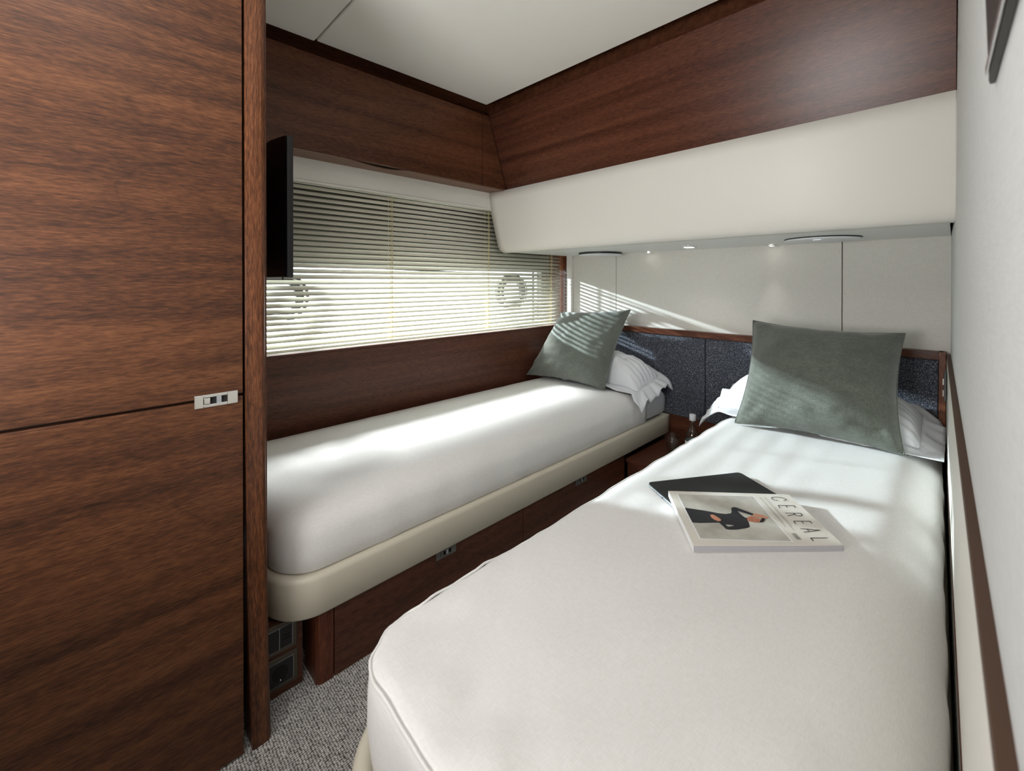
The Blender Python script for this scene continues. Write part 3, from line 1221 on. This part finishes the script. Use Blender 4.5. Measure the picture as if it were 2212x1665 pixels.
def cushion(corners, thick, label, seed, concave=.085):
    """corners: bottom-left, bottom-right, top-right, top-left"""
    BL, BR, TR, TL = [Vector(c) for c in corners]
    N1 = 36
    cen = (BL + BR + TR + TL) / 4
    nrm = (BR - BL).cross(TL - BL).normalized()      # toward the viewer side
    base_ = (BL + BR) / 2
    e = empty('cushion', (base_.x, base_.y, base_.z), label, 'cushion')

    def pt(u, v):
        # u,v in 0..1 ; concave edges
        cu, cv = 2 * u - 1, 2 * v - 1
        k = concave
        su = cu * (1 - k * (1 - cv * cv) * abs(cu) ** 1.5)
        sv = cv * (1 - k * (1 - cu * cu) * abs(cv) ** 1.5)
        u2, v2 = (su + 1) / 2, (sv + 1) / 2
        return (BL * (1 - u2) * (1 - v2) + BR * u2 * (1 - v2) + TR * u2 * v2 + TL * (1 - u2) * v2)
    m = MB()
    for side_ in (1, -1):
        for i in range(N1 + 1):
            for j in range(N1 + 1):
                u, v = i / N1, j / N1
                s, t = 2 * u - 1, 2 * v - 1
                p = pt(u, v)
                infl = max(0, 1 - abs(s) ** 2.3) ** .50 * max(0, 1 - abs(t) ** 2.3) ** .50
                w_ = .014 * noise.noise(Vector((s * 1.7 + seed, t * 1.7, side_))) + .006 * noise.noise(Vector((s * 5 + seed, t * 6, 3)))
                dc = (1 - abs(s)) + (1 - abs(t))
                w_ += .010 * math.sin(math.atan2(1 - abs(t) + .02, 1 - abs(s) + .02) * 9 + seed) * max(0, 1 - dc / .7) * min(1, infl * 6)
                p = p + nrm * side_ * (thick / 2 * infl + w_ * min(1, infl * 2.2))
                m.v.append(tuple(p))
    nn = (N1 + 1) ** 2
    for sd_ in (0, 1):
        for i in range(N1):
            for j in range(N1):
                a = sd_ * nn + i * (N1 + 1) + j
                m.f.append((a, a + 1, a + N1 + 2, a + N1 + 1))
                m.mi.append(0)
    m.build('cover', cushion_m, e, smooth=True)
    loop_ = [pt(k / 40, 0) for k in range(40)] + [pt(1, k / 40) for k in range(40)] + [pt(1 - k / 40, 1) for k in range(40)] + [pt(0, 1 - k / 40) for k in range(40)]
    MB().tube(loop_, .0022, 6, closed=True).build('seam_edge', cushion_m, e, smooth=True)
    return e


cushion([(-1.655, 1.722, -.516), (-1.176, 1.764, -.523), (-1.142, 1.945, -.143), (-1.590, 1.945, -.174)], .15,
        'sage green linen cushion leaning on the left bed beside the blind', 1.3)
cushion([(-.566, 1.697, -.523), (-.104, 1.748, -.523), (-.1135, 1.915, -.171), (-.567, 1.905, -.157)], .16,
        'sage green linen cushion leaning on the right bed beside the white side wall', 4.1)

# ------------------------------------------------------------------ bedside table with glass and bottle
ns = empty('bedside_table', (-.83, 1.92, -.95), 'low walnut bedside table in the gap between the beds', 'table')
box('table_top', -1.034, -.628, 1.722, 2.126, -.815, -.800, wood_low, ns, bevel=.0015)
box('cabinet_body', -1.030, -.640, 1.730, 2.124, -.949, -.815, wood_low, ns)

bt = empty('water_bottle', (-.835, 1.965, -.800), 'small clear glass water bottle with a white cap, between the beds', 'bottle')
MB().lathe([(.0001, -.800), (.030, -.800), (.032, -.797), (.032, -.715), (.030, -.700), (.022, -.680), (.0135, -.665), (.0115, -.650), (.0125, -.636),
            (.0095, -.636), (.0090, -.650), (.0110, -.664), (.0195, -.680), (.0275, -.700), (.0295, -.715), (.0295, -.794), (.0001, -.795)], -.835, 1.965, 32).build('glass_body', pane_m, bt, smooth=True)
MB().lathe([(.0001, -.608), (.0125, -.608), (.0142, -.611), (.0142, -.633), (.0138, -.636), (.0001, -.636)], -.835, 1.965, 32).build('cap', white_pl, bt, smooth=True)
MB().lathe([(.0323, -.770), (.0326, -.770), (.0326, -.728), (.0323, -.728)], -.835, 1.965, 32).build('label_band', white_pl, bt, smooth=True)
gl = MB().lathe([(.0001, -.800), (.026, -.800), (.028, -.797), (.031, -.722), (.0297, -.7215), (.0265, -.792), (.0001, -.793)], -.925, 1.955, 36).build('drinking_glass', pane_m, None, smooth=True)
tag(gl, 'clear glass tumbler on the bedside table in front of the bottle', 'glass')

# ------------------------------------------------------------------ tablet and magazine on the right bed
A_ = Vector((-.559, 1.034))
U = Vector((.526, .850)).normalized()
V_ = Vector((.850, -.526)).normalized()


def rrect(o, u, v, w_, h_, r, z, n=5):
    pts = []
    for (cx, cy, a0) in ((w_ - r, r, 270), (w_ - r, h_ - r, 0), (r, h_ - r, 90), (r, r, 180)):
        for k in range(n + 1):
            a = R(a0 + 90 * k / n)
            q = o + u * (cx + r * math.cos(a)) + v * (cy + r * math.sin(a))
            pts.append((q.x, q.y, z))
    return pts


tb = empty('tablet', (A_.x + .08, A_.y + .05, -.529), 'black tablet with silver edge lying under the magazine on the right bed', 'tablet')
MB().prism(rrect(A_, U, V_, .281, .205, .012, -.5303), (0, 0, .0045)).build('aluminium_body', silver, tb, bevel=.001)
MB().prism(rrect(A_ + U * .001 + V_ * .001, U, V_, .279, .203, .011, -.5257), (0, 0, .0018)).build('black_face', tablet_blk, tb, bevel=.0005)
q = A_ + V_ * .075 - U * .0006
MB().tube([(q.x, q.y, -.5280), (q.x - U.x * .0006, q.y - U.y * .0006, -.5280)], .0018, 10).build('side_port', black_gap, tb)

mg = empty('magazine', (-.32, 1.02, -.529), 'cream covered magazine titled CEREAL lying on the black tablet', 'magazine')
mgA, mgB, mgC, mgD = Vector((-.3548, .8397, -.5165)), Vector((-.1506, 1.0521, -.5165)), Vector((-.4838, 1.0005, -.5092)), Vector((-.2760, 1.1945, -.5112))


def mp(s, t, dz=0.0):
    p = mgA * (1 - s) * (1 - t) + mgB * s * (1 - t) + mgC * (1 - s) * t + mgD * s * t
    p = p.copy()
    p.z += dz + .0007 * (4 * s * (1 - s)) * (1 - t) * -1
    return p


def sheet(ds, z0, z1, name, mat, N_=10):
    m = MB()
    for side_, dz in ((0, z1), (1, z0)):
        for i in range(N_ + 1):
            for j in range(N_ + 1):
                s = ds + (1 - 2 * ds) * i / N_
                t = ds + (1 - 2 * ds) * j / N_
                m.v.append(tuple(mp(s, t, dz)))
    nn = (N_ + 1) ** 2
    for sd_ in (0, 1):
        for i in range(N_):
            for j in range(N_):
                a = sd_ * nn + i * (N_ + 1) + j
                m.f.append((a, a + 1, a + N_ + 2, a + N_ + 1))
                m.mi.append(0)
    bd = [i * (N_ + 1) for i in range(N_ + 1)] + [N_ * (N_ + 1) + j for j in range(1, N_ + 1)] + [i * (N_ + 1) + N_ for i in range(N_ - 1, -1, -1)] + [j for j in range(N_ - 1, 0, -1)]
    for k in range(len(bd)):
        a, b_ = bd[k], bd[(k + 1) % len(bd)]
        m.f.append((a, b_, b_ + nn, a + nn))
        m.mi.append(0)
    return m.build(name, mat, mg)


sheet(0, -.0005, 0, 'front_cover', cover_m)
sheet(.004, -.0128, -.0006, 'page_block', paper)
# the block thins where the tablet lifts it; spine wrap along the left edge
m = MB()
for t in (0, .5, 1):
    for dz in (0, -.0133):
        m.v.append(tuple(mp(-.002, t, dz)))
        m.v.append(tuple(mp(.002, t, dz)))
m.f += [(0, 2, 6, 4), (4, 6, 10, 8), (0, 1, 5, 4), (4, 5, 9, 8), (1, 3, 7, 5), (5, 7, 11, 9), (2, 3, 7, 6), (6, 7, 11, 10), (0, 1, 3, 2), (8, 9, 11, 10)]
m.mi += [0] * 10
m.build('spine', white_ink, mg)
m = MB()
for k in range(5):      # page signature lines on the fore edge
    z0 = -.0024 - k * .0023
    pts = [tuple(mp(s / 12, .0015, z0)) for s in range(13)]
    m.tube(pts, .00022, 4)
m.build('page_lines', grey_ink, mg)
sheet(.001, -.0135, -.0129, 'back_cover', cover_m)


def poly(pts, h, name, mat):
    """flat print: thin polygon on the cover following its surface"""
    m = MB()
    vs = [mp(s, t, h) for s, t in pts]
    m.add(vs, [tuple(range(len(vs)))])
    me = bpy.data.meshes.new(name)
    me.from_pydata([tuple(v) for v in m.v], [], m.f)
    bm = bmesh.new()
    bm.from_mesh(me)
    bmesh.ops.triangulate(bm, faces=bm.faces)
    for f in bm.faces:
        if f.normal.z < 0:
            f.normal_flip()
    bm.to_mesh(me)
    bm.free()
    return link(name, me, mat, mg)


def grid_print(quad, h, name, mat, n=8):
    m = MB()
    for i in range(n + 1):
        for j in range(n + 1):
            u, v = i / n, j / n
            s = quad[0][0] * (1 - u) * (1 - v) + quad[1][0] * u * (1 - v) + quad[2][0] * u * v + quad[3][0] * (1 - u) * v
            t = quad[0][1] * (1 - u) * (1 - v) + quad[1][1] * u * (1 - v) + quad[2][1] * u * v + quad[3][1] * (1 - u) * v
            m.v.append(tuple(mp(s, t, h)))
    for i in range(n):
        for j in range(n):
            a = i * (n + 1) + j
            m.f.append((a, a + 1, a + n + 2, a + n + 1))
            m.mi.append(0)
    return m.build(name, mat, mg)


H = .00025
grid_print([(.060, .095), (.688, .050), (.690, .935), (.055, .945)], H, 'picture_border', white_ink)
grid_print([(.070, .108), (.676, .065), (.678, .922), (.065, .932)], 2 * H, 'cover_picture', backdrop_m)
poly([(.066, .641), (.127, .622), (.195, .598), (.256, .571), (.299, .548), (.358, .535), (.399, .55), (.413, .584), (.427, .649), (.449, .675),
      (.471, .673), (.568, .549), (.551, .511), (.544, .519), (.463, .598), (.465, .55), (.473, .504), (.484, .468), (.499, .465), (.485, .433),
      (.484, .394), (.473, .33), (.464, .296), (.436, .278), (.363, .251), (.31, .248), (.285, .26), (.276, .314), (.264, .369), (.232, .368),
      (.126, .358), (.068, .366)], 3 * H, 'printed_dress', dress_m)
poly([(.302, .338), (.360, .322), (.331, .305), (.309, .300)], 4 * H, 'printed_gap', backdrop_m)
poly([(.23, .51), (.253, .519), (.268, .492), (.283, .457), (.292, .422), (.283, .4), (.262, .395), (.243, .417), (.229, .455)], 4 * H, 'printed_hand', skin_m)
poly([(.496, .47), (.536, .504), (.559, .475), (.582, .452), (.6, .429), (.574, .389), (.545, .378), (.512, .387), (.486, .402), (.486, .433)], 4 * H, 'printed_face', plain('ink_face', (170, 108, 82), .5))
poly([(.605, .464), (.621, .454), (.618, .43), (.593, .39), (.575, .382), (.56, .384), (.582, .421)], 5 * H, 'printed_hair', ink)
poly([(.567, .545), (.592, .543), (.624, .523), (.654, .480), (.649, .458), (.623, .459), (.596, .474), (.566, .482), (.549, .508)], 5 * H, 'printed_hand', skin_m)
poly([(.512, .425), (.519, .433), (.527, .425), (.520, .416)], 5 * H, 'printed_lips', plain('ink_lips', (150, 70, 66), .5))
poly([(.552, .418), (.557, .424), (.562, .417), (.557, .411)], 5 * H, 'printed_eye', ink)


def strokes(lines, wd, name, mat, h=3 * H):
    m = MB()
    aspect = .285 / .205
    for ln in lines:
        for (a, b_) in zip(ln[:-1], ln[1:]):
            d = Vector(((b_[0] - a[0]) * aspect, b_[1] - a[1]))
            if d.length < 1e-6:
                continue
            d.normalize()
            nx, ny = -d.y * wd / aspect, d.x * wd
            ex, ey = d.x * wd / aspect * .8, d.y * wd * .8
            c = [(a[0] - ex + nx, a[1] - ey + ny), (a[0] - ex - nx, a[1] - ey - ny), (b_[0] + ex - nx, b_[1] + ey - ny), (b_[0] + ex + nx, b_[1] + ey + ny)]
            m.add([mp(s, t, h) for s, t in c], [(0, 1, 2, 3)])
    return m.build(name, mat, mg)


strokes([[(.853, .845), (.833, .850), (.820, .868), (.821, .895), (.834, .914), (.862, .920), (.895, .918), (.921, .906), (.931, .882), (.926, .858), (.902, .843)],
         [(.814, .682), (.820, .734), (.944, .734), (.936, .687)], [(.880, .734), (.873, .690)],
         [(.818, .572), (.931, .572), (.930, .537), (.920, .522), (.900, .516), (.884, .524), (.879, .545), (.881, .571)], [(.880, .548), (.817, .519)],
         [(.817, .366), (.821, .413), (.941, .415), (.938, .374)], [(.881, .413), (.877, .376)],
         [(.819, .276), (.942, .248), (.819, .213)], [(.860, .266), (.860, .226)],
         [(.941, .116), (.825, .113), (.826, .068)]], .0045, 'title_lettering', ink)
m_lines = []
for c, (s0, t0, s1, t1) in enumerate(((.727, .905, .722, .300), (.738, .912, .734, .380), (.767, .915, .762, .240), (.777, .915, .774, .330))):
    k = 0
    t = t0
    random.seed(c)
    while t > t1:
        ln = .008 + random.random() * .02
        f = (t0 - t) / (t0 - t1)
        s = s0 + (s1 - s0) * f
        m_lines.append([(s, t), (s, max(t - ln, t1))])
        t -= ln + .006
strokes(m_lines, .0016, 'small_print', grey_ink)
bars = []
random.seed(5)
t = .190
while t > .088:
    bars.append([(.722, t), (.752, t)])
    t -= .0045 + random.random() * .004
strokes(bars, .0012, 'barcode', ink)

# ------------------------------------------------------------------ sconce near the camera, light switch by the headboard
yy0 = .44
sx_ = wallx(.45)
lp = empty('wall_sconce', (sx_, .45, .15), 'dark bronze tapered wall lamp on the near right wall, top corner', 'lamp')
m = MB()
for k in range(9):
    f = k / 8
    zz = .149 + f * .40
    dpt = .0042 + .0055 * min(1, f * 2.2)
    for (yy, q) in ((.486, .0005), (.486, dpt * .7), (.476, dpt), (.315, dpt), (.305, dpt * .7), (.305, .0005)):
        m.v.append((wallx(yy) - q, yy, zz))
for k in range(8):
    for j in range(6):
        j2 = (j + 1) % 6
        m.f.append((k * 6 + j, k * 6 + j2, (k + 1) * 6 + j2, (k + 1) * 6 + j))
        m.mi.append(0)
m.f += [(0, 1, 2, 3, 4, 5)[::-1], tuple(48 + j for j in range(6))]
m.mi += [0, 0]
m.build('shade', plain('dark_bronze', (62, 60, 56), .4, metal=.5), lp)
MB().prism([(wallx(.48) - .0048, .478, .1535), (wallx(.31) - .0048, .31, .1535), (wallx(.31) - .0058, .31, .1535), (wallx(.48) - .0058, .478, .1535)], (0, 0, .006)).build('bevel_highlight', chrome, lp)  # highlight along the shade's bottom bevel, built as a chrome strip

sw = empty('light_switch', (-.02, 2.02, -.35), 'small grey switch plate on the side wall beside the headboard', 'switch')
xs_ = wallx(2.0, True)
MB().box(xs_ - .007, xs_ - .0005, 1.955, 2.035, -.385, -.295).build('switch_plate', plain('grey_plate', (92, 92, 92), .4), sw, bevel=.003, seg=3)
MB().box(xs_ - .0095, xs_ - .0072, 1.97, 1.99, -.372, -.352).build('rocker', chrome, sw)
MB().box(xs_ - .0095, xs_ - .0072, 1.97, 1.99, -.335, -.315).build('rocker', chrome, sw)
